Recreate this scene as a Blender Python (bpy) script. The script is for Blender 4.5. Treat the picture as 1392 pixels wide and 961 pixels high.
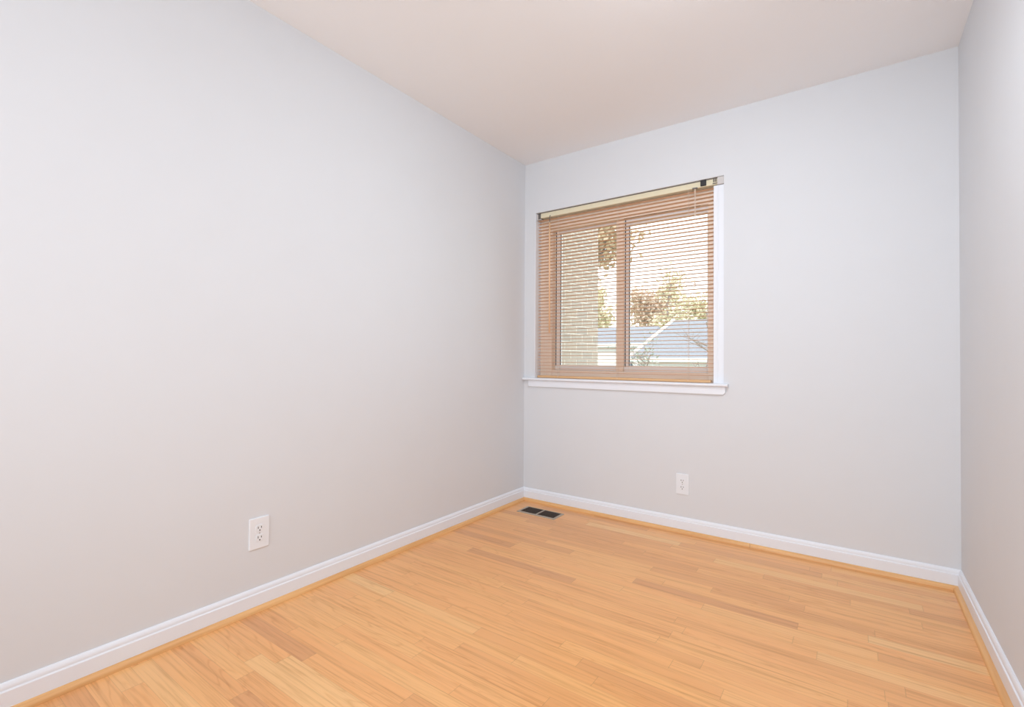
import bpy, bmesh, math, random
from mathutils import Vector, Matrix

S = bpy.context.scene
COL = S.collection
for o in list(bpy.data.objects):
    bpy.data.objects.remove(o)

# ------------------------------------------------------------------ camera
cam_data = bpy.data.cameras.new('camera')
cam = bpy.data.objects.new('camera', cam_data)
COL.objects.link(cam)
cam_data.sensor_fit = 'HORIZONTAL'
cam_data.sensor_width = 36.0
cam_data.lens = 36.0 * 653.77 / 1392.0
cam_data.clip_start = 0.02
cam_data.clip_end = 500
_r = Vector((0.814945419, 0.579503517, 0.006295812))
_u = Vector((0.002454122, -0.014314191, 0.999894535))
_f = Vector((-0.579532519, 0.814844020, 0.013087457))
cam.matrix_world = Matrix(((_r.x, _u.x, -_f.x, 1.9651),
                           (_r.y, _u.y, -_f.y, -2.9175),
                           (_r.z, _u.z, -_f.z, 1.0118),
                           (0, 0, 0, 1)))
S.camera = cam

# ------------------------------------------------------------------ view, sky, lights
S.view_settings.view_transform = 'Standard'
S.view_settings.look = 'None'
S.view_settings.gamma = 1.0
S.view_settings.use_curve_mapping = False
S.view_settings.exposure = 0.0

world = bpy.data.worlds.new('overcast_sky')
S.world = world
world.use_nodes = True
bg = world.node_tree.nodes['Background']
bg.inputs['Color'].default_value = (0.93, 0.96, 1.0, 1)
bg.inputs['Strength'].default_value = 2.4


def area(name, loc, target, sx, sy, power, color=(1, 1, 1)):
    d = bpy.data.lights.new(name, 'AREA')
    d.shape = 'RECTANGLE'
    d.size, d.size_y = sx, sy
    d.energy = power
    d.color = color
    o = bpy.data.objects.new(name, d)
    COL.objects.link(o)
    o.location = loc
    o.rotation_euler = (Vector(target) - Vector(loc)).to_track_quat('-Z', 'Y').to_euler()
    return o


LC = (0.840, 0.925, 1.0)
rear = area('rear_light', (1.2, -5.5, 1.3), (1.0, 0.0, 1.1), 1.9, 2.1, 16.5, LC)
rear.data.spread = math.radians(110)
area('rear_down_fill', (1.2, -4.2, 2.40), (1.2, -4.2, 0.0), 0.5, 0.5, 10, LC)  # added downward fill behind the camera, no fixture known there
area('side_light', (2.3, -3.6, 1.3), (0.3, -1.2, 1.3), 0.6, 1.9, 6.5, LC)
area('bounce_light', (1.45, -3.5, 1.1), (1.4, -1.9, 2.44), 1.4, 1.4, 11.5, LC)
area('corner_fill_light', (1.6, -1.55, 2.37), (0.9, -0.8, 0.0), 0.5, 0.5, 17.5, LC)  # added fill out of view, aimed to brighten the far corner
sun_d = bpy.data.lights.new('sun', 'SUN')
sun_d.energy = 1.2
sun_d.angle = math.radians(2)
sun_d.color = (1.0, 0.93, 0.8)
sun = bpy.data.objects.new('sun', sun_d)
COL.objects.link(sun)
sun.rotation_euler = (math.radians(55), 0, math.radians(-40))

# ------------------------------------------------------------------ material helpers


def mat(name, color, rough=0.6, spec=0.5, metal=0.0, noise=0.0, nscale=40.0, bump=0.0):
    m = bpy.data.materials.new(name)
    m.use_nodes = True
    nt = m.node_tree
    b = nt.nodes['Principled BSDF']
    b.inputs['Base Color'].default_value = (*color, 1)
    b.inputs['Roughness'].default_value = rough
    b.inputs['Specular IOR Level'].default_value = spec
    b.inputs['Metallic'].default_value = metal
    if noise or bump:
        tc = nt.nodes.new('ShaderNodeTexCoord')
        n = nt.nodes.new('ShaderNodeTexNoise')
        n.inputs['Scale'].default_value = nscale
        n.inputs['Detail'].default_value = 5
        nt.links.new(tc.outputs['Object'], n.inputs['Vector'])
        if noise:
            mx = nt.nodes.new('ShaderNodeMix')
            mx.data_type = 'RGBA'
            lo = tuple(max(0, c * (1 - noise)) for c in color)
            hi = tuple(min(1, c * (1 + noise)) for c in color)
            mx.inputs[6].default_value = (*lo, 1)
            mx.inputs[7].default_value = (*hi, 1)
            nt.links.new(n.outputs['Fac'], mx.inputs[0])
            nt.links.new(mx.outputs[2], b.inputs['Base Color'])
        if bump:
            bp = nt.nodes.new('ShaderNodeBump')
            bp.inputs['Strength'].default_value = bump
            bp.inputs['Distance'].default_value = 0.002
            nt.links.new(n.outputs['Fac'], bp.inputs['Height'])
            nt.links.new(bp.outputs['Normal'], b.inputs['Normal'])
    return m


class NT:
    """small helper for node graphs"""

    def __init__(self, m):
        self.nt = m.node_tree

    def node(self, t, **kw):
        n = self.nt.nodes.new(t)
        for k, v in kw.items():
            setattr(n, k, v)
        return n

    def link(self, a, b):
        self.nt.links.new(a, b)

    def val(self, sock, v):
        if hasattr(v, 'is_output') or isinstance(v, bpy.types.NodeSocket):
            self.link(v, sock)
        else:
            sock.default_value = v

    def math(self, op, a, b=0.0, c=None):
        n = self.node('ShaderNodeMath', operation=op)
        self.val(n.inputs[0], a)
        self.val(n.inputs[1], b)
        if c is not None:
            self.val(n.inputs[2], c)
        return n.outputs[0]

    def mix(self, f, a, b, blend='MIX'):
        n = self.node('ShaderNodeMix', data_type='RGBA', blend_type=blend)
        self.val(n.inputs[0], f)
        self.val(n.inputs[6], a)
        self.val(n.inputs[7], b)
        return n.outputs[2]

    def comb(self, x, y, z):
        n = self.node('ShaderNodeCombineXYZ')
        self.val(n.inputs[0], x)
        self.val(n.inputs[1], y)
        self.val(n.inputs[2], z)
        return n.outputs[0]

    def ramp(self, f, stops):
        n = self.node('ShaderNodeValToRGB')
        e = n.color_ramp.elements
        while len(e) < len(stops):
            e.new(0.5)
        for el, (p, c) in zip(e, stops):
            el.position = p
            el.color = (*c, 1)
        self.val(n.inputs[0], f)
        return n.outputs[0]


def floor_material():
    m = bpy.data.materials.new('oak_strip_floor')
    m.use_nodes = True
    g = NT(m)
    b = m.node_tree.nodes['Principled BSDF']
    tc = g.node('ShaderNodeTexCoord')
    sp = g.node('ShaderNodeSeparateXYZ')
    g.link(tc.outputs['Object'], sp.inputs[0])
    X, Y = sp.outputs[0], sp.outputs[1]
    W = 0.0572
    yr = g.math('DIVIDE', Y, W)
    row = g.math('FLOOR', yr)
    yf = g.math('FRACT', yr)
    wn = g.node('ShaderNodeTexWhiteNoise', noise_dimensions='1D')
    g.link(row, wn.inputs['W'])
    rrow = wn.outputs['Value']
    # board ends: 1D cells along the row, each row shifted at random
    w = g.math('ADD', g.math('MULTIPLY', X, 1.45), g.math('MULTIPLY', rrow, 731.0))
    vo = g.node('ShaderNodeTexVoronoi', voronoi_dimensions='1D', feature='F1')
    vo.inputs['Scale'].default_value = 1.0
    vo.inputs['Randomness'].default_value = 0.8
    g.link(w, vo.inputs['W'])
    ve = g.node('ShaderNodeTexVoronoi', voronoi_dimensions='1D', feature='DISTANCE_TO_EDGE')
    ve.inputs['Scale'].default_value = 1.0
    ve.inputs['Randomness'].default_value = 0.8
    g.link(w, ve.inputs['W'])
    sc = g.node('ShaderNodeSeparateColor')
    g.link(vo.outputs['Color'], sc.inputs[0])
    rnd, rnd2, rnd3 = sc.outputs[0], sc.outputs[1], sc.outputs[2]
    tone = g.ramp(rnd, [(0.0, (0.76, 0.36, 0.15)), (0.12, (0.85, 0.415, 0.16)), (0.5, (0.92, 0.46, 0.178)),
                        (0.85, (0.93, 0.49, 0.19)), (1.0, (0.95, 0.57, 0.25))])
    # long fine grain
    gx = g.math('ADD', g.math('MULTIPLY', X, 2.2), g.math('MULTIPLY', rnd2, 93.0))
    gy = g.math('ADD', g.math('MULTIPLY', Y, 85.0), g.math('MULTIPLY', rnd3, 57.0))
    n1 = g.node('ShaderNodeTexNoise')
    n1.inputs['Scale'].default_value = 1.0
    n1.inputs['Detail'].default_value = 4
    n1.inputs['Roughness'].default_value = 0.65
    g.link(g.comb(gx, gy, rnd), n1.inputs['Vector'])
    grain = g.ramp(n1.outputs['Fac'], [(0.30, (0.80, 0.72, 0.64)), (0.5, (1, 1, 1)), (0.72, (1.05, 1.04, 1.02))])
    # cathedral figure: stretched rings
    cx = g.math('ADD', g.math('MULTIPLY', X, 1.6), g.math('MULTIPLY', rnd2, 31.0))
    cy = g.math('ADD', g.math('MULTIPLY', Y, 16.0), g.math('MULTIPLY', rnd3, 47.0))
    n2 = g.node('ShaderNodeTexNoise')
    n2.inputs['Scale'].default_value = 1.0
    n2.inputs['Detail'].default_value = 1.5
    g.link(g.comb(cx, cy, rnd2), n2.inputs['Vector'])
    rings = g.math('FRACT', g.math('MULTIPLY', n2.outputs['Fac'], 11.0))
    figure = g.ramp(rings, [(0.0, (0.86, 0.76, 0.68)), (0.16, (1, 1, 1)), (0.85, (1, 1, 1)), (1.0, (0.9, 0.83, 0.76))])
    c = g.mix(1.0, tone, grain, 'MULTIPLY')
    c = g.mix(g.math('MULTIPLY', rnd2, 0.85), c, g.mix(1.0, c, figure, 'MULTIPLY'))
    # joints
    ey = g.math('MINIMUM', yf, g.math('SUBTRACT', 1.0, yf))
    jy = g.math('LESS_THAN', ey, 0.012)
    jx = g.math('LESS_THAN', ve.outputs['Distance'], 0.0016)
    joint = g.math('MAXIMUM', jy, jx)
    c = g.mix(g.math('MULTIPLY', joint, 0.27), c, (0.30, 0.13, 0.05, 1))
    g.link(c, b.inputs['Base Color'])
    b.inputs['Roughness'].default_value = 0.30
    b.inputs['Specular IOR Level'].default_value = 0.7
    bp = g.node('ShaderNodeBump')
    bp.inputs['Strength'].default_value = 0.15
    bp.inputs['Distance'].default_value = 0.001
    g.link(g.math('SUBTRACT', n1.outputs['Fac'], joint), bp.inputs['Height'])
    g.link(bp.outputs['Normal'], b.inputs['Normal'])
    return m


def wood_material(name, lo, hi, axis=0, rough=0.4):
    m = bpy.data.materials.new(name)
    m.use_nodes = True
    g = NT(m)
    b = m.node_tree.nodes['Principled BSDF']
    tc = g.node('ShaderNodeTexCoord')
    mp = g.node('ShaderNodeMapping')
    s = [70.0, 70.0, 70.0]
    s[axis] = 3.0
    mp.inputs['Scale'].default_value = s
    g.link(tc.outputs['Object'], mp.inputs['Vector'])
    n = g.node('ShaderNodeTexNoise')
    n.inputs['Scale'].default_value = 1.0
    n.inputs['Detail'].default_value = 4
    g.link(mp.outputs[0], n.inputs['Vector'])
    g.link(g.ramp(n.outputs['Fac'], [(0.3, lo), (0.7, hi)]), b.inputs['Base Color'])
    b.inputs['Roughness'].default_value = rough
    return m


def brick_material():
    m = bpy.data.materials.new('tan_brick')
    m.use_nodes = True
    g = NT(m)
    b = m.node_tree.nodes['Principled BSDF']
    tc = g.node('ShaderNodeTexCoord')
    sp = g.node('ShaderNodeSeparateXYZ')
    g.link(tc.outputs['Object'], sp.inputs[0])
    uv = g.comb(g.math('ADD', sp.outputs[0], sp.outputs[1]), sp.outputs[2], 0.0)
    br = g.node('ShaderNodeTexBrick')
    br.inputs['Scale'].default_value = 1.0
    br.inputs['Brick Width'].default_value = 0.21
    br.inputs['Row Height'].default_value = 0.073
    br.inputs['Mortar Size'].default_value = 0.006
    br.inputs['Mortar Smooth'].default_value = 0.2
    br.inputs['Bias'].default_value = -0.1
    br.inputs['Color1'].default_value = (0.58, 0.51, 0.44, 1)
    br.inputs['Color2'].default_value = (0.50, 0.47, 0.43, 1)
    br.inputs['Mortar'].default_value = (0.80, 0.76, 0.70, 1)
    g.link(uv, br.inputs['Vector'])
    n = g.node('ShaderNodeTexNoise')
    n.inputs['Scale'].default_value = 30.0
    g.link(tc.outputs['Object'], n.inputs['Vector'])
    c = g.mix(0.35, br.outputs['Color'], g.ramp(n.outputs['Fac'], [(0.3, (0.6, 0.58, 0.55)), (0.7, (1, 1, 1))]), 'MULTIPLY')
    g.link(c, b.inputs['Base Color'])
    b.inputs['Roughness'].default_value = 0.9
    bp = g.node('ShaderNodeBump')
    bp.inputs['Distance'].default_value = 0.006
    g.link(br.outputs['Fac'], bp.inputs['Height'])
    bp.invert = True
    g.link(bp.outputs['Normal'], b.inputs['Normal'])
    return m


def siding_material(name, color, step=0.12):
    m = bpy.data.materials.new(name)
    m.use_nodes = True
    g = NT(m)
    b = m.node_tree.nodes['Principled BSDF']
    tc = g.node('ShaderNodeTexCoord')
    sp = g.node('ShaderNodeSeparateXYZ')
    g.link(tc.outputs['Object'], sp.inputs[0])
    f = g.math('FRACT', g.math('DIVIDE', sp.outputs[2], step))
    d = g.math('LESS_THAN', f, 0.1)
    g.link(g.mix(g.math('MULTIPLY', d, 0.35), (*color, 1), tuple(x * 0.6 for x in color) + (1,)), b.inputs['Base Color'])
    b.inputs['Roughness'].default_value = 0.7
    return m


def glass_material():
    m = bpy.data.materials.new('window_glass')
    m.use_nodes = True
    nt = m.node_tree
    for n in list(nt.nodes):
        nt.nodes.remove(n)
    out = nt.nodes.new('ShaderNodeOutputMaterial')
    mx = nt.nodes.new('ShaderNodeMixShader')
    tr = nt.nodes.new('ShaderNodeBsdfTransparent')
    tr.inputs[0].default_value = (0.97, 0.985, 0.98, 1)
    gl = nt.nodes.new('ShaderNodeBsdfGlossy')
    gl.inputs['Roughness'].default_value = 0.02
    fr = nt.nodes.new('ShaderNodeFresnel')
    fr.inputs['IOR'].default_value = 1.45
    nt.links.new(fr.outputs[0], mx.inputs[0])
    nt.links.new(tr.outputs[0], mx.inputs[1])
    nt.links.new(gl.outputs[0], mx.inputs[2])
    nt.links.new(mx.outputs[0], out.inputs[0])
    return m


M = {}
M['wall'] = mat('pale_grey_wall_paint', (0.757, 0.768, 0.793), 0.75, 0.25, noise=0.012, nscale=6, bump=0.03)
M['ceiling'] = mat('white_ceiling_paint', (0.95, 0.945, 0.955), 0.85, 0.2, noise=0.01, nscale=5, bump=0.03)
M['trim'] = mat('white_gloss_trim_paint', (0.88, 0.90, 0.95), 0.35, 0.4, noise=0.01, nscale=12)
M['floor'] = floor_material()
M['shoe_x'] = wood_material('oak_shoe_moulding', (0.74, 0.38, 0.14), (0.90, 0.52, 0.22), 0)
M['shoe_y'] = wood_material('oak_shoe_moulding_side', (0.74, 0.38, 0.14), (0.90, 0.52, 0.22), 1)
M['frame_v'] = wood_material('peach_window_wood', (0.97, 0.79, 0.64), (0.98, 0.85, 0.73), 2)
M['frame_h'] = wood_material('peach_window_wood_level', (0.97, 0.79, 0.64), (0.98, 0.85, 0.73), 0)
M['sash'] = mat('white_sash_vinyl', (0.90, 0.87, 0.85), 0.4, 0.4, noise=0.01)
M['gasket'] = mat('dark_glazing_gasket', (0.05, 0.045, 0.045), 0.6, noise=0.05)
M['glass'] = glass_material()
M['slat'] = mat('peach_blind_enamel', (0.86, 0.54, 0.33), 0.4, 0.4, noise=0.02, nscale=3)
M['rail'] = mat('cream_head_rail_enamel', (0.80, 0.72, 0.52), 0.4, 0.4, noise=0.02, nscale=3)
M['bottom_rail'] = mat('orange_tan_rail_enamel', (0.78, 0.47, 0.24), 0.4, 0.4, noise=0.02, nscale=3)
M['cord'] = mat('pale_blind_cord', (0.82, 0.68, 0.56), 0.8, noise=0.05, nscale=300)
M['wand'] = mat('peach_wand_plastic', (0.92, 0.60, 0.36), 0.3, noise=0.02)
M['black'] = mat('black_plastic', (0.02, 0.02, 0.024), 0.4, noise=0.05)
M['bracket'] = mat('clear_white_bracket_plastic', (0.66, 0.62, 0.60), 0.3, noise=0.04, nscale=80)
M['steel'] = mat('grey_bracket_steel', (0.20, 0.18, 0.16), 0.4, metal=0.6, noise=0.15, nscale=120)
M['plate'] = mat('white_outlet_plastic', (0.87, 0.895, 0.935), 0.3, 0.5, noise=0.008)
M['slot'] = mat('dark_slot', (0.05, 0.045, 0.045), 0.8, noise=0.1)
M['screw'] = mat('painted_screw', (0.62, 0.61, 0.61), 0.3, metal=0.3, noise=0.05)
M['register'] = mat('bronze_register_metal', (0.46, 0.38, 0.30), 0.4, metal=0.3, noise=0.08, nscale=60)
M['louver'] = mat('dark_brown_louver_metal', (0.17, 0.125, 0.095), 0.5, metal=0.2, noise=0.15, nscale=60)
M['pit'] = mat('duct_dark', (0.045, 0.034, 0.027), 0.9, noise=0.1)
M['brick'] = brick_material()
M['lawn'] = mat('autumn_lawn', (0.30, 0.30, 0.16), 0.95, noise=0.35, nscale=2.5)
M['siding'] = siding_material('white_lap_siding', (0.84, 0.84, 0.86))
M['shingle'] = mat('blue_grey_roof_shingles', (0.28, 0.30, 0.34), 0.9, noise=0.25, nscale=9)
M['rake'] = mat('white_fascia_paint', (0.85, 0.85, 0.82), 0.5, noise=0.02)
M['winglass'] = mat('dark_house_glass', (0.08, 0.10, 0.13), 0.1, noise=0.1)
M['bark'] = mat('grey_bark', (0.36, 0.31, 0.29), 0.95, noise=0.3, nscale=20)


def leaf_mat(name, c):
    return mat(name, c, 0.8, 0.2, noise=0.35, nscale=1.3)


M['leaf_tan'] = leaf_mat('tan_autumn_leaves', (0.55, 0.46, 0.33))
M['leaf_gold'] = leaf_mat('gold_autumn_leaves', (0.88, 0.75, 0.56))
M['leaf_rust'] = leaf_mat('rust_autumn_leaves', (0.79, 0.64, 0.54))
M['leaf_green'] = leaf_mat('grey_green_leaves', (0.42, 0.46, 0.42))

# ------------------------------------------------------------------ mesh helpers


def box(bm, x0, x1, y0, y1, z0, z1, bevel=0.0, seg=1):
    vs = [bm.verts.new((x, y, z)) for z in (z0, z1) for y in (y0, y1) for x in (x0, x1)]
    fs = [bm.faces.new([vs[i] for i in f]) for f in
          ((0, 2, 3, 1), (4, 5, 7, 6), (0, 1, 5, 4), (2, 6, 7, 3), (0, 4, 6, 2), (1, 3, 7, 5))]
    if bevel:
        es = {e for f in fs for e in f.edges}
        bmesh.ops.bevel(bm, geom=list(es), offset=bevel, segments=seg, affect='EDGES', profile=0.5)


def extrude_profile(bm, prof, a, b, place):
    """closed 2D profile swept between parameters a and b; place(u, v, t) -> xyz"""
    n = len(prof)
    A = [bm.verts.new(place(u, v, a(u) if callable(a) else a)) for u, v in prof]
    B = [bm.verts.new(place(u, v, b(u) if callable(b) else b)) for u, v in prof]
    for i in range(n):
        j = (i + 1) % n
        bm.faces.new((A[i], A[j], B[j], B[i]))
    bm.faces.new(A)
    bm.faces.new(B[::-1])
    bmesh.ops.recalc_face_normals(bm, faces=bm.faces)


def tube(bm, pts, radii, n=6, cap=True):
    if not hasattr(radii, '__len__'):
        radii = [radii] * len(pts)
    pts = [Vector(p) for p in pts]
    rings = []
    ref = None
    for i, p in enumerate(pts):
        d = (pts[min(i + 1, len(pts) - 1)] - pts[max(i - 1, 0)]).normalized()
        if ref is None:
            ref = Vector((1, 0, 0)) if abs(d.x) < 0.9 else Vector((0, 1, 0))
        s = d.cross(ref).normalized()
        t = s.cross(d).normalized()
        ref = t
        rings.append([bm.verts.new(p + radii[i] * (math.cos(a) * s + math.sin(a) * t))
                      for a in [2 * math.pi * k / n for k in range(n)]])
    for A, B in zip(rings, rings[1:]):
        for k in range(n):
            bm.faces.new((A[k], A[(k + 1) % n], B[(k + 1) % n], B[k]))
    if cap and n > 2:
        bm.faces.new(rings[0][::-1])
        bm.faces.new(rings[-1])


def disc_prism(bm, pts2, place, d0, d1):
    A = [bm.verts.new(place(u, v, d0)) for u, v in pts2]
    B = [bm.verts.new(place(u, v, d1)) for u, v in pts2]
    n = len(pts2)
    for i in range(n):
        j = (i + 1) % n
        bm.faces.new((A[i], A[j], B[j], B[i]))
    bm.faces.new(A[::-1])
    bm.faces.new(B)
    bmesh.ops.recalc_face_normals(bm, faces=bm.faces)


def obj(name, bm, material, parent=None, smooth=False):
    me = bpy.data.meshes.new(name)
    bm.to_mesh(me)
    bm.free()
    me.materials.append(material)
    if smooth:
        for p in me.polygons:
            p.use_smooth = True
    o = bpy.data.objects.new(name, me)
    COL.objects.link(o)
    if parent is not None:
        o.parent = parent
    return o


def struct(name, bm, material, parent=None, smooth=False):
    o = obj(name, bm, material, parent, smooth)
    if parent is None:
        o['kind'] = 'structure'
    return o


def thing(name, label, cat, loc=(0, 0, 0), rotz=0.0, group=None):
    o = bpy.data.objects.new(name, None)
    o.empty_display_size = 0.1
    COL.objects.link(o)
    o.location = loc
    o.rotation_euler = (0, 0, rotz)
    o['label'] = label
    o['category'] = cat
    if group:
        o['group'] = group
    return o


def tag(o, label, cat, group=None):
    o['label'] = label
    o['category'] = cat
    if group:
        o['group'] = group
    return o


# ------------------------------------------------------------------ room shell
RW = 2.3524          # room width
RH = 2.44            # ceiling height
YF = -5.60           # wall behind the camera
WT = 0.19            # outside wall thickness
OX0, OX1, OZ0, OZ1 = 0.090, 1.3635, 0.882, 2.071   # window opening

bm = bmesh.new(); box(bm, -0.12, RW + 0.12, YF - 0.1, WT, -0.12, 0.0)
struct('floor', bm, M['floor'])
bm = bmesh.new(); box(bm, -0.12, RW + 0.12, YF - 0.1, WT, RH, RH + 0.12)
struct('ceiling', bm, M['ceiling'])
bm = bmesh.new(); box(bm, -0.12, 0.0, YF - 0.1, 0.0, 0.0, RH)
struct('wall_left', bm, M['wall'])
bm = bmesh.new(); box(bm, RW, RW + 0.12, YF - 0.1, 0.0, 0.0, RH)
struct('wall_right', bm, M['wall'])
bm = bmesh.new(); box(bm, 0.0, RW, YF - 0.1, YF, 0.0, RH)
struct('wall_front', bm, M['wall'])

# window wall: one mesh with a real opening
bm = bmesh.new()
xs = [-0.12, OX0, OX1, RW + 0.12]
zs = [0.0, OZ0, OZ1, RH]
gridv = {}
for k, y in enumerate((0.0, WT)):
    for i, x in enumerate(xs):
        for j, z in enumerate(zs):
            gridv[i, j, k] = bm.verts.new((x, y, z))
for i in range(3):
    for j in range(3):
        if (i, j) == (1, 1):
            continue
        bm.faces.new([gridv[i, j, 0], gridv[i + 1, j, 0], gridv[i + 1, j + 1, 0], gridv[i, j + 1, 0]])
        bm.faces.new([gridv[i, j, 1], gridv[i, j + 1, 1], gridv[i + 1, j + 1, 1], gridv[i + 1, j, 1]])
for (a, b) in (((1, 1), (2, 1)), ((2, 1), (2, 2)), ((2, 2), (1, 2)), ((1, 2), (1, 1))):
    bm.faces.new([gridv[a[0], a[1], 0], gridv[b[0], b[1], 0], gridv[b[0], b[1], 1], gridv[a[0], a[1], 1]])
for i in range(3):
    for j in (0, 3):
        bm.faces.new([gridv[i, j, 0], gridv[i + 1, j, 0], gridv[i + 1, j, 1], gridv[i, j, 1]])
for j in range(3):
    for i in (0, 3):
        bm.faces.new([gridv[i, j, 0], gridv[i, j + 1, 0], gridv[i, j + 1, 1], gridv[i, j, 1]])
bmesh.ops.recalc_face_normals(bm, faces=bm.faces)
struct('wall_back', bm, M['wall'])

# baseboards (u = out from wall, v = up) with a stepped, rounded top
BB = [(0, 0.0), (0.014, 0.0), (0.014, 0.0655), (0.0128, 0.0675), (0.0102, 0.0687), (0.0096, 0.0712), (0.0099, 0.0748),
      (0.0090, 0.0795), (0.0070, 0.0838), (0.0048, 0.0870), (0.003, 0.0886), (0, 0.089)]
SH = [(0.014, 0.0)] + [(0.014 + 0.0175 * math.cos(a), 0.0195 * math.sin(a)) for a in
                       [math.pi / 2 * k / 8 for k in range(9)]]


def run_wall(name, prof, which, m):
    bm = bmesh.new()
    if which == 'back':
        extrude_profile(bm, prof, lambda u: u, lambda u: RW - u, lambda u, v, t: (t, -u, v))
    elif which == 'left':
        extrude_profile(bm, prof, YF + 0.02, lambda u: -u, lambda u, v, t: (u, t, v))
    elif which == 'right':
        extrude_profile(bm, prof, YF + 0.02, lambda u: -u, lambda u, v, t: (RW - u, t, v))
    o = struct(name, bm, m)
    return o


run_wall('baseboard_back', BB, 'back', M['trim'])
run_wall('baseboard_left', BB, 'left', M['trim'])
run_wall('baseboard_right', BB, 'right', M['trim'])
run_wall('trim_1', SH, 'left', M['shoe_y'])
run_wall('trim_3', SH, 'right', M['shoe_y'])
# back shoe moulding in two lengths, butt joint at x = 1.50
JX = 1.502
bm = bmesh.new(); extrude_profile(bm, SH, lambda u: u, JX - 0.0008, lambda u, v, t: (t, -u, v))
struct('trim_2', bm, M['shoe_x'])
bm = bmesh.new(); extrude_profile(bm, [(u * 1.0, v * 0.985) for u, v in SH], JX + 0.0008, lambda u: RW - u, lambda u, v, t: (t, -u, v))
struct('trim_4', bm, M['shoe_x'])

# ------------------------------------------------------------------ window
bm = bmesh.new()
FY0, FY1 = 0.075, 0.165
win = None
FL, FR, FB, FT = 0.190, 1.2615, 0.940, 1.946


def grid_frame(bm, x0, x1, z0, z1, l, r, b, t, y0, y1, bev=0.002):
    box(bm, x0, l, y0, y1, z0, z1, bev)
    box(bm, r, x1, y0, y1, z0, z1, bev)
    box(bm, l, r, y0, y1, z0, b, bev)
    box(bm, l, r, y0, y1, t, z1, bev)


box(bm, OX0, FL, FY0, FY1, OZ0, OZ1, 0.002)
box(bm, FR, OX1, FY0, FY1, OZ0, OZ1, 0.002)
win = struct('window_1', bm, M['frame_v'])
bm = bmesh.new(); box(bm, FL, FR, FY0, FY1, FT, OZ1, 0.002)
obj('head_jamb', bm, M['frame_h'], win)
bm = bmesh.new(); box(bm, FL, FR, FY0, FY1, OZ0, FB, 0.002)
obj('bottom_track', bm, M['frame_h'], win)
bm = bmesh.new(); box(bm, 0.679, 0.731, FY0 + 0.004, 0.135, FB, FT, 0.003)
obj('meeting_stile', bm, M['frame_v'], win)


def sash(x0, x1, y0, y1, l, r, b, t):
    bm = bmesh.new()
    grid_frame(bm, x0, x1, FB, FT, l, r, b, t, y0, y1, 0.0015)
    s = obj('sash', bm, M['sash'], win)
    # glazing gaskets
    bm = bmesh.new()
    g = 0.004
    box(bm, l, l + g, y0 + 0.002, y0 + 0.010, b, t)
    box(bm, x0 + 0.006, x0 + 0.012, y0 - 0.0012, y0 + 0.003, FB + 0.03, FT - 0.004)
    obj('gasket', bm, M['gasket'], s)
    bm = bmesh.new(); box(bm, l + 0.001, r - 0.001, y0 + 0.014, y0 + 0.018, b + 0.001, t - 0.001)
    obj('pane', bm, M['glass'], s)
    return s


sash(FL, 0.700, 0.118, 0.150, 0.2324, 0.685, 0.977, 1.930)
sash(0.7315, FR, 0.088, 0.116, 0.764, 1.2535, 0.977, 1.900)
# dark strip drawn as the shadow gap above the sliding sash
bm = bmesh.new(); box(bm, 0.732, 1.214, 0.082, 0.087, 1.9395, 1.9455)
obj('sash_shadow_strip', bm, M['gasket'], win)
# white jamb liner that closes the gap to the right of the blind
bm = bmesh.new()
box(bm, 1.3045, OX1, 0.014, FY0, OZ0, 2.026, 0.002)
box(bm, 1.3045, OX1, 0.056, FY0, 2.026, OZ1, 0.002)
box(bm, 1.3220, 1.3300, 0.010, 0.015, OZ0, 2.0255, 0.001)
obj('jamb_liner', bm, M['trim'], win)
# side and head reveals are painted
bm = bmesh.new()
box(bm, OX0, OX0 + 0.004, 0.0, FY0, OZ0, OZ1)
obj('side_jamb', bm, M['trim'], win)

# stool and apron
bm = bmesh.new()
prof = [(-0.073, 0.884), (-0.073, 0.866), (0.022, 0.866)]
prof += [(0.022 + 0.009 * math.sin(a), 0.875 - 0.009 * math.cos(a)) for a in [math.pi * k / 6 for k in range(1, 6)]]
prof += [(0.022, 0.884)]
extrude_profile(bm, [(u, v) for u, v in prof if u >= 0], 0.003, 1.389, lambda u, v, t: (t, -u, v))
box(bm, OX0, OX1, -0.001, FY0, 0.866, 0.884)
# inner part is cut to the opening, ears run past it
box(bm, 0.003, 1.389, -0.022, 0.0, 0.866, 0.884)
stool = obj('window_stool', bm, M['trim'], win)
bm = bmesh.new()
AP = [(0.044, 0.866), (1.374, 0.866), (1.374, 0.834), (1.362, 0.8205), (0.048, 0.8205), (0.044, 0.826)]
disc_prism(bm, AP, lambda u, v, d: (u, -d, v), 0.0, 0.013)
bmesh.ops.bevel(bm, geom=[e for e in bm.edges if all(abs(v.co.y + 0.013) < 1e-5 for v in e.verts)],
                offset=0.002, segments=1, affect='EDGES')
obj('window_apron', bm, M['trim'], win)

# ------------------------------------------------------------------ venetian blind
bl = thing('venetian_blind', 'peach mini blind with open slats hanging in the window above the white sill', 'blind',
           (0.70, 0.035, 0.886))
LX, LY, LZ = bl.location


def part(name, bm, m, parent=bl, smooth=False):
    bmesh.ops.translate(bm, verts=bm.verts, vec=(-LX, -LY, -LZ))
    return obj(name, bm, m, parent, smooth)


BX0, BX1 = 0.0975, 1.3010
bm = bmesh.new()
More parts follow.
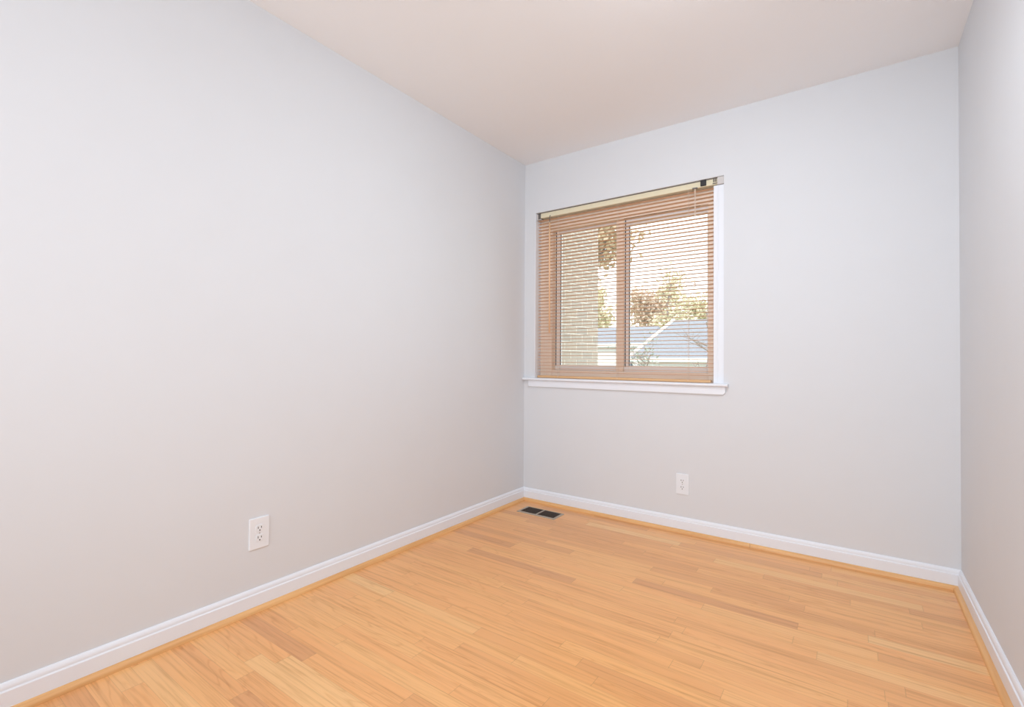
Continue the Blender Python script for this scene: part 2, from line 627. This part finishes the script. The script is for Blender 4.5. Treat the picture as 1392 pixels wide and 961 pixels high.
# open-topped U channel head rail
hr = [(0.014, 2.066), (0.014, 2.034), (0.016, 2.032), (0.052, 2.032), (0.054, 2.034), (0.054, 2.066), (0.052, 2.066),
      (0.052, 2.0345), (0.016, 2.0345), (0.016, 2.066)]
extrude_profile(bm, hr, 0.128, 1.327, lambda u, v, t: (t, u, v))
head = part('head_rail', bm, M['rail'])
bm = bmesh.new()
box(bm, 0.130, 1.324, 0.0128, 0.016, 2.0655, 2.0700)
part('rail_shadow_strip', bm, M['steel'], head)  # dark strip stands in for the shadow line above the head rail
# mounting brackets
bm = bmesh.new()
box(bm, 0.1055, 0.128, 0.013, 0.056, 2.026, 2.064, 0.002)
bL = part('end_bracket', bm, M['steel'])
bm = bmesh.new()
box(bm, 0.0955, 0.131, 0.011, 0.056, 2.0215, 2.026, 0.001)
box(bm, 0.0955, 0.1055, 0.012, 0.056, 2.026, 2.0640, 0.001)
part('bracket_clip', bm, M['bracket'], bL)
bm = bmesh.new()
box(bm, 1.327, 1.3625, 0.004, 0.050, 2.027, 2.0702, 0.002)
bR = part('end_bracket', bm, M['bracket'])
bm = bmesh.new()
for x in (1.303, 1.314):
    box(bm, x, x + 0.0075, 0.009, 0.014, 2.047, 2.066, 0.001)
box(bm, 1.300, 1.325, 0.0105, 0.014, 2.036, 2.042, 0.001)
part('bracket_latch', bm, M['steel'], bR)
# cord lock: black tab with a small brown guide beside it
bm = bmesh.new()
box(bm, 1.2330, 1.2650, 0.006, 0.0145, 2.036, 2.0705, 0.0015)
lock = part('cord_lock', bm, M['black'])
bm = bmesh.new()
box(bm, 1.187, 1.216, 0.006, 0.0150, 2.026, 2.0350, 0.0015)
part('cord_guide', bm, M['steel'], lock)

# slats: one stack of slender crowned strips
PITCH = 0.0232
bm = bmesh.new()
z = 2.0170
zlist = []
while z > 0.918:
    zlist.append(z)
    z -= PITCH
NSEG = 6
HALF = 0.0127
rng = random.Random(3)
for z in zlist:
    tilt = math.radians(-5.0 + rng.uniform(-1.0, 1.0))
    x0, x1 = BX0 + rng.uniform(-0.0008, 0.0008), BX1 + rng.uniform(-0.0012, 0.0012)
    rings = []
    for (x, sg) in ((x0, 1), (x1, 1)):
        top, bot = [], []
        for k in range(NSEG + 1):
            s = -1 + 2 * k / NSEG
            c = 0.0021 * (1 - s * s)
            yy = 0.035 + HALF * s * math.cos(tilt) - c * math.sin(tilt)
            zz = z + HALF * s * math.sin(tilt) + c
            top.append(bm.verts.new((x, yy, zz + 0.0002)))
            bot.append(bm.verts.new((x, yy, zz - 0.0002)))
        rings.append(top + bot[::-1])
    A, B = rings
    n = len(A)
    for i in range(n):
        bm.faces.new((A[i], A[(i + 1) % n], B[(i + 1) % n], B[i]))
    bm.faces.new(A[::-1]); bm.faces.new(B)
bmesh.ops.recalc_face_normals(bm, faces=bm.faces)
part('slats', bm, M['slat'], bl)

# bottom rail
bm = bmesh.new()
box(bm, BX0 + 0.002, 1.288, 0.022, 0.048, 0.8855, 0.9010, 0.003, 2)
br = part('bottom_rail', bm, M['bottom_rail'])
bm = bmesh.new()
bm.free()
for x in (0.2665, 0.709, 1.158):
    bm = bmesh.new()
    tube(bm, [(x, 0.035, 0.8845), (x, 0.035, 0.8870)], 0.006, 10)
    part('rail_button', bm, M['cord'], br)

# ladder cords: front and back strand with rungs under every slat
for x in (0.2665, 0.709, 1.158):
    bm = bmesh.new()
    for y in (0.0212, 0.0488):
        tube(bm, [(x, y, 0.892), (x, y, 2.033)], 0.0007, 5)
    for z in zlist:
        tube(bm, [(x, 0.0212, z - 0.0012), (x, 0.0488, z - 0.0012)], 0.0005, 4)
    tube(bm, [(x + 0.006, 0.0205, 0.892), (x + 0.006, 0.0205, 2.033)], 0.0006, 5)
    part('ladder_cord', bm, M['cord'])

# lift cords with tassel
bm = bmesh.new()
tube(bm, [(1.2005, 0.008, 2.031), (1.2003, 0.009, 1.90), (1.2015, 0.010, 1.60), (1.2020, 0.010, 1.475)], 0.0014, 6)
tube(bm, [(1.2050, 0.008, 2.031), (1.2062, 0.009, 1.92), (1.2032, 0.010, 1.62), (1.2022, 0.010, 1.475)], 0.0011, 6)
lc = part('lift_cord', bm, M['cord'])
bm = bmesh.new()
tube(bm, [(1.202, 0.010, 1.480), (1.202, 0.010, 1.474), (1.202, 0.010, 1.458), (1.202, 0.010, 1.450)],
     [0.0025, 0.004, 0.0085, 0.007], 12)
part('tassel', bm, M['cord'], lc, True)

# tilt wand on a hook
bm = bmesh.new()
tube(bm, [(0.206, 0.008, 1.990), (0.2066, 0.0075, 1.70), (0.2078, 0.008, 1.201)], [0.0056, 0.0056, 0.0060], 8)
wd = part('tilt_wand', bm, M['wand'], bl, True)
bm = bmesh.new()
tube(bm, [(0.207, 0.0145, 2.040), (0.207, 0.0100, 2.038), (0.207, 0.0065, 2.030), (0.2062, 0.0065, 2.012), (0.206, 0.008, 2.000),
          (0.206, 0.008, 1.986)], 0.0026, 8)
part('wand_hook', bm, M['steel'], wd, True)

# ------------------------------------------------------------------ outlets


def outlet(label, loc, rotz, w, h):
    """built facing -y, plate back on y = 0"""
    t = thing('electrical_outlet', label, 'electrical outlet', loc, rotz, None)
    P = lambda u, v, d: (u, -d, v)
    bm = bmesh.new()
    r = 0.004
    pts = []
    for cx, cz, a0 in ((w / 2 - r, h / 2 - r, 0), (-w / 2 + r, h / 2 - r, 90), (-w / 2 + r, -h / 2 + r, 180), (w / 2 - r, -h / 2 + r, 270)):
        for k in range(5):
            a = math.radians(a0 + 22.5 * k)
            pts.append((cx + r * math.cos(a), cz + r * math.sin(a)))
    disc_prism(bm, pts, P, 0.0, 0.0055)
    front = [e for e in bm.edges if all(abs(v.co.y + 0.0055) < 1e-6 for v in e.verts)]
    bmesh.ops.bevel(bm, geom=front, offset=0.0035, segments=3, affect='EDGES', profile=0.6)
    obj('cover_plate', bm, M['plate'], t)
    for s in (1, -1):
        cz = s * 0.0195
        bm = bmesh.new()
        R = 0.0172
        pp = []
        for k in range(40):
            a = 2 * math.pi * k / 40
            pp.append((R * math.cos(a), cz + max(-0.0138, min(0.0138, R * math.sin(a)))))
        disc_prism(bm, pp, P, 0.0052, 0.0074)
        fr = [e for e in bm.edges if all(abs(v.co.y + 0.0074) < 1e-6 for v in e.verts)]
        bmesh.ops.bevel(bm, geom=fr, offset=0.0006, segments=1, affect='EDGES')
        rc = obj('receptacle', bm, M['plate'], t)
        for sx, hh in ((-1, 0.0085), (1, 0.0072)):
            bm = bmesh.new()
            box(bm, sx * 0.0064 - 0.0013, sx * 0.0064 + 0.0013, -0.0077, -0.0070, cz + 0.0035 - hh / 2, cz + 0.0035 + hh / 2)
            obj('blade_slot', bm, M['slot'], rc)
        bm = bmesh.new()
        pg = [(0.0027 * math.cos(a), cz - 0.0078 + 0.0027 * math.sin(a)) for a in [2 * math.pi * k / 16 for k in range(16)]]
        disc_prism(bm, pg, P, 0.0070, 0.0077)
        obj('ground_hole', bm, M['slot'], rc)
    bm = bmesh.new()
    disc_prism(bm, [(0.0032 * math.cos(a), 0.0032 * math.sin(a)) for a in [2 * math.pi * k / 16 for k in range(16)]], P, 0.0050, 0.0064)
    sc = obj('screw', bm, M['screw'], t)
    bm = bmesh.new(); box(bm, -0.0004, 0.0004, -0.0066, -0.0060, -0.0026, 0.0026)
    obj('screw_slot', bm, M['screw'], sc)
    return t


outlet('white duplex wall outlet on the long bare left wall near the foreground', (0.0, -1.9145, 0.306), math.radians(90), 0.0805, 0.125)
outlet('white duplex wall outlet on the back wall below and right of the window sill', (1.1358, 0.0, 0.2825), 0.0, 0.0738, 0.1225)

# ------------------------------------------------------------------ floor register
vx0, vx1, vy0, vy1 = 0.1270, 0.4150, -0.2700, -0.1350
fr = thing('floor_register', 'bronze metal floor vent with two dark louvred openings in the corner', 'floor vent', (vx0, vy0, 0.0))


def vpart(name, bm, m, parent=fr):
    bmesh.ops.translate(bm, verts=bm.verts, vec=(-vx0, -vy0, 0))
    return obj(name, bm, m, parent)


bm = bmesh.new()
mx = 0.2690
i0, i1, j0, j1 = vx0 + 0.016, vx1 - 0.016, vy0 + 0.019, vy1 - 0.007


def ramp_frame(bm, o, i, zt):
    ox0, ox1, oy0, oy1 = o
    ix0, ix1, iy0, iy1 = i
    def ring(x0, x1, y0, y1, z):
        return [bm.verts.new(p) for p in ((x0, y0, z), (x1, y0, z), (x1, y1, z), (x0, y1, z))]
    A = ring(ox0, ox1, oy0, oy1, 0.0)
    B = ring(ox0 + 0.002, ox1 - 0.002, oy0 + 0.002, oy1 - 0.002, zt)
    C = ring(ix0, ix1, iy0, iy1, zt)
    D = ring(ix0, ix1, iy0, iy1, 0.0)
    for P, Q in ((A, B), (B, C), (C, D)):
        for k in range(4):
            bm.faces.new((P[k], P[(k + 1) % 4], Q[(k + 1) % 4], Q[k]))


ramp_frame(bm, (vx0, vx1, vy0, vy1), (i0, i1, j0, j1), 0.004)
bmesh.ops.recalc_face_normals(bm, faces=bm.faces)
frm = vpart('frame', bm, M['register'])
bm = bmesh.new(); box(bm, mx - 0.005, mx + 0.005, j0, j1, 0.0008, 0.0040)
vpart('center_bar', bm, M['register'])
bm = bmesh.new(); box(bm, i0, i1, j0, j1, 0.0002, 0.0008)
vpart('duct_shade_plate', bm, M['pit'])  # dark plate on the floor imitates the shade of an open duct
for (a, b) in ((i0, mx - 0.005), (mx + 0.005, i1)):
    bm = bmesh.new()
    n = 16
    for k in range(n):
        x = a + (b - a) * (k + 0.5) / n
        vs = [bm.verts.new(p) for p in ((x - 0.0012, j0, 0.001), (x + 0.0004, j0, 0.001), (x + 0.0016, j0, 0.0034), (x + 0.0001, j0, 0.0034),
                                        (x - 0.0012, j1, 0.001), (x + 0.0004, j1, 0.001), (x + 0.0016, j1, 0.0034), (x + 0.0001, j1, 0.0034))]
        for f in ((0, 1, 2, 3), (7, 6, 5, 4), (0, 4, 5, 1), (1, 5, 6, 2), (2, 6, 7, 3), (3, 7, 4, 0)):
            bm.faces.new([vs[q] for q in f])
    bmesh.ops.recalc_face_normals(bm, faces=bm.faces)
    vpart('louvers', bm, M['louver'])
bm = bmesh.new(); tube(bm, [(i0 + 0.012, j0 + 0.04, 0.003), (i0 + 0.012, j0 + 0.04, 0.0065)], 0.003, 8)
vpart('damper_lever', bm, M['louver'])

# ------------------------------------------------------------------ outside
GZ = -1.0
bm = bmesh.new(); box(bm, -45, 30, WT + 0.02, 70, GZ - 0.3, GZ)
struct('ground', bm, M['lawn'])
bm = bmesh.new(); box(bm, -0.26, -0.03, WT + 0.003, 1.303, GZ, 3.0)
struct('wall_outside', bm, M['brick'])


def tree(label, loc, height, crown_r, crown_z, leaf, n_leaf, leaf_size, seed, name='tree', group=None, n_br=16, trunk=0.16, flat=0.75):
    rnd = random.Random(seed)
    t = thing(name, label, 'tree', loc, 0, group)
    bm = bmesh.new()
    top = height * 0.85
    tp = [(0, 0, 0)]
    for k in range(1, 6):
        tp.append((rnd.uniform(-.06, .06) * k, rnd.uniform(-.06, .06) * k, top * k / 5))
    tube(bm, tp, [trunk * (1 - 0.15 * k) for k in range(6)], 8)
    obj('trunk', bm, M['bark'], t)
    bm = bmesh.new()
    tips = []
    for i in range(n_br):
        h = crown_z - crown_r * 0.7 + (height - crown_z + crown_r * 0.4) * rnd.random() * 0.9
        h = min(h, top * 0.98)
        a = rnd.uniform(0, 2 * math.pi)
        L = crown_r * rnd.uniform(0.5, 1.0)
        p = Vector((0, 0, h)); pts = [p.copy()]
        d = Vector((math.cos(a), math.sin(a), rnd.uniform(0.25, 0.9))).normalized()
        for s in range(4):
            p = p + d * L / 4
            d = (d + Vector((rnd.uniform(-.3, .3), rnd.uniform(-.3, .3), rnd.uniform(-.1, .3)))).normalized()
            pts.append(p.copy())
        r0 = trunk * 0.28
        tube(bm, pts, [r0, r0 * .75, r0 * .5, r0 * .3, r0 * .15], 5)
        tips += pts[2:]
        for q in range(3):
            b0 = pts[rnd.randint(1, 3)]
            dd = Vector((rnd.uniform(-1, 1), rnd.uniform(-1, 1), rnd.uniform(-.1, .9))).normalized() * L * 0.35
            mid = b0 + dd * 0.5 + Vector((rnd.uniform(-.1, .1), rnd.uniform(-.1, .1), 0.05))
            tube(bm, [b0, mid, b0 + dd], [r0 * .35, r0 * .22, r0 * .08], 4)
            tips.append(b0 + dd)
    obj('branches', bm, M['bark'], t)
    if n_leaf:
        bm = bmesh.new()
        for i in range(n_leaf):
            c = tips[rnd.randrange(len(tips))] + Vector((rnd.gauss(0, 1), rnd.gauss(0, 1), rnd.gauss(0, flat))) * crown_r * 0.2
            u = Vector((rnd.uniform(-1, 1), rnd.uniform(-1, 1), rnd.uniform(-1, 1))).normalized()
            v = u.cross(Vector((rnd.uniform(-1, 1), rnd.uniform(-1, 1), rnd.uniform(-1, 1)))).normalized()
            s = leaf_size * rnd.uniform(0.6, 1.3)
            vs = [bm.verts.new(c + q) for q in (-u * s, v * s * 0.5, u * s, -v * s * 0.5)]
            bm.faces.new(vs)
        obj('foliage', bm, leaf, t)
    return t


# leafy tree just beyond the end of the brick wall
tree('tan leafy tree whose crown hangs past the end of the brick wall', (-2.75, 6.3, GZ), 6.4, 1.15, 4.7, M['leaf_tan'], 6500, 0.07, 5, n_br=30, trunk=0.13)
# autumn trees behind the houses
tree('golden autumn tree seen through the left pane above the white house', (-16.6, 35.0, GZ), 8.2, 2.4, 5.0, M['leaf_gold'], 3000, 0.20, 11)
tree('rust coloured tree just right of the middle window stile', (-13.6, 42.0, GZ), 9.0, 2.6, 5.6, M['leaf_rust'], 3000, 0.22, 12)
tree('tall thin golden tree rising highest behind the roofs', (-8.7, 31.5, GZ), 8.8, 1.6, 5.0, M['leaf_gold'], 1500, 0.15, 13, n_br=24)
tree('pale gold tree behind the middle of the right roof', (-8.9, 40.0, GZ), 7.4, 2.0, 4.6, M['leaf_gold'], 2200, 0.20, 15)
tree('sparse rust tree behind the right end of the roof', (-5.2, 36.0, GZ), 7.4, 2.2, 4.4, M['leaf_rust'], 1800, 0.17, 14)
tree('dark bare tree close to the right edge of the window', (-0.75, 8.6, GZ), 3.4, 1.1, 2.1, None, 0, 0.1, 21, name='bare_tree', n_br=22, trunk=0.06)
tree('grey green bush with bare twigs in front of the far roof', (-3.1, 11.0, GZ), 2.6, 0.9, 1.4, M['leaf_green'], 500, 0.06, 22, name='bush', n_br=24, trunk=0.05)


def house(label, x0, x1, y0, y1, eave, ridge, over, hip):
    t = thing('house', label, 'house', ((x0 + x1) / 2, y0, GZ))
    ox, oy, oz = t.location
    T = lambda bm: bmesh.ops.translate(bm, verts=bm.verts, vec=(-ox, -oy, -oz))
    bm = bmesh.new(); box(bm, x0, x1, y0, y1, GZ, eave)
    T(bm); obj('walls', bm, M['siding'], t)
    ym = (y0 + y1) / 2
    bm = bmesh.new()
    a = [bm.verts.new(p) for p in ((x0 - over, y0 - over, eave), (x1 + over, y0 - over, eave), (x1 + over, y1 + over, eave), (x0 - over, y1 + over, eave))]
    b = [bm.verts.new(p) for p in ((x0 - over + hip, ym, ridge), (x1 + over - hip, ym, ridge))]
    bm.faces.new((a[0], a[1], b[1], b[0])); bm.faces.new((a[2], a[3], b[0], b[1]))
    bm.faces.new((a[1], a[2], b[1])); bm.faces.new((a[3], a[0], b[0])); bm.faces.new((a[3], a[2], a[1], a[0]))
    T(bm); obj('roof', bm, M['shingle'], t)
    bm = bmesh.new()
    box(bm, x0 - over, x1 + over, y0 - over - 0.03, y0 - over, eave - 0.16, eave + 0.02)
    T(bm); obj('fascia', bm, M['rake'], t)
    # light rake board up the left roof edge
    bm = bmesh.new()
    tube(bm, [(x0 - over, y0 - over, eave), (x0 - over + hip, ym, ridge)], 0.11, 6)
    T(bm); obj('rake_board', bm, M['rake'], t)
    for k in range(3):
        wx = x0 + (x1 - x0) * (k + 0.5) / 3
        bm = bmesh.new(); box(bm, wx - 0.5, wx + 0.5, y0 - 0.05, y0 + 0.02, eave - 2.0, eave - 0.9)
        T(bm); w = obj('house_window', bm, M['rake'], t)
        bm = bmesh.new(); box(bm, wx - 0.42, wx + 0.42, y0 - 0.06, y0 - 0.04, eave - 1.92, eave - 0.98)
        T(bm); obj('window_glass', bm, M['winglass'], w)
    return t


house('white sided house with a blue grey roof beyond the brick wall', -14.0, -7.2, 22.5, 28.0, 1.93, 3.05, 0.35, 0.6)
house('lower blue grey roofed house with a pale slanting roof edge in the right pane', -6.5, 0.5, 19.5, 26.0, 1.12, 3.15, 0.4, 1.1)
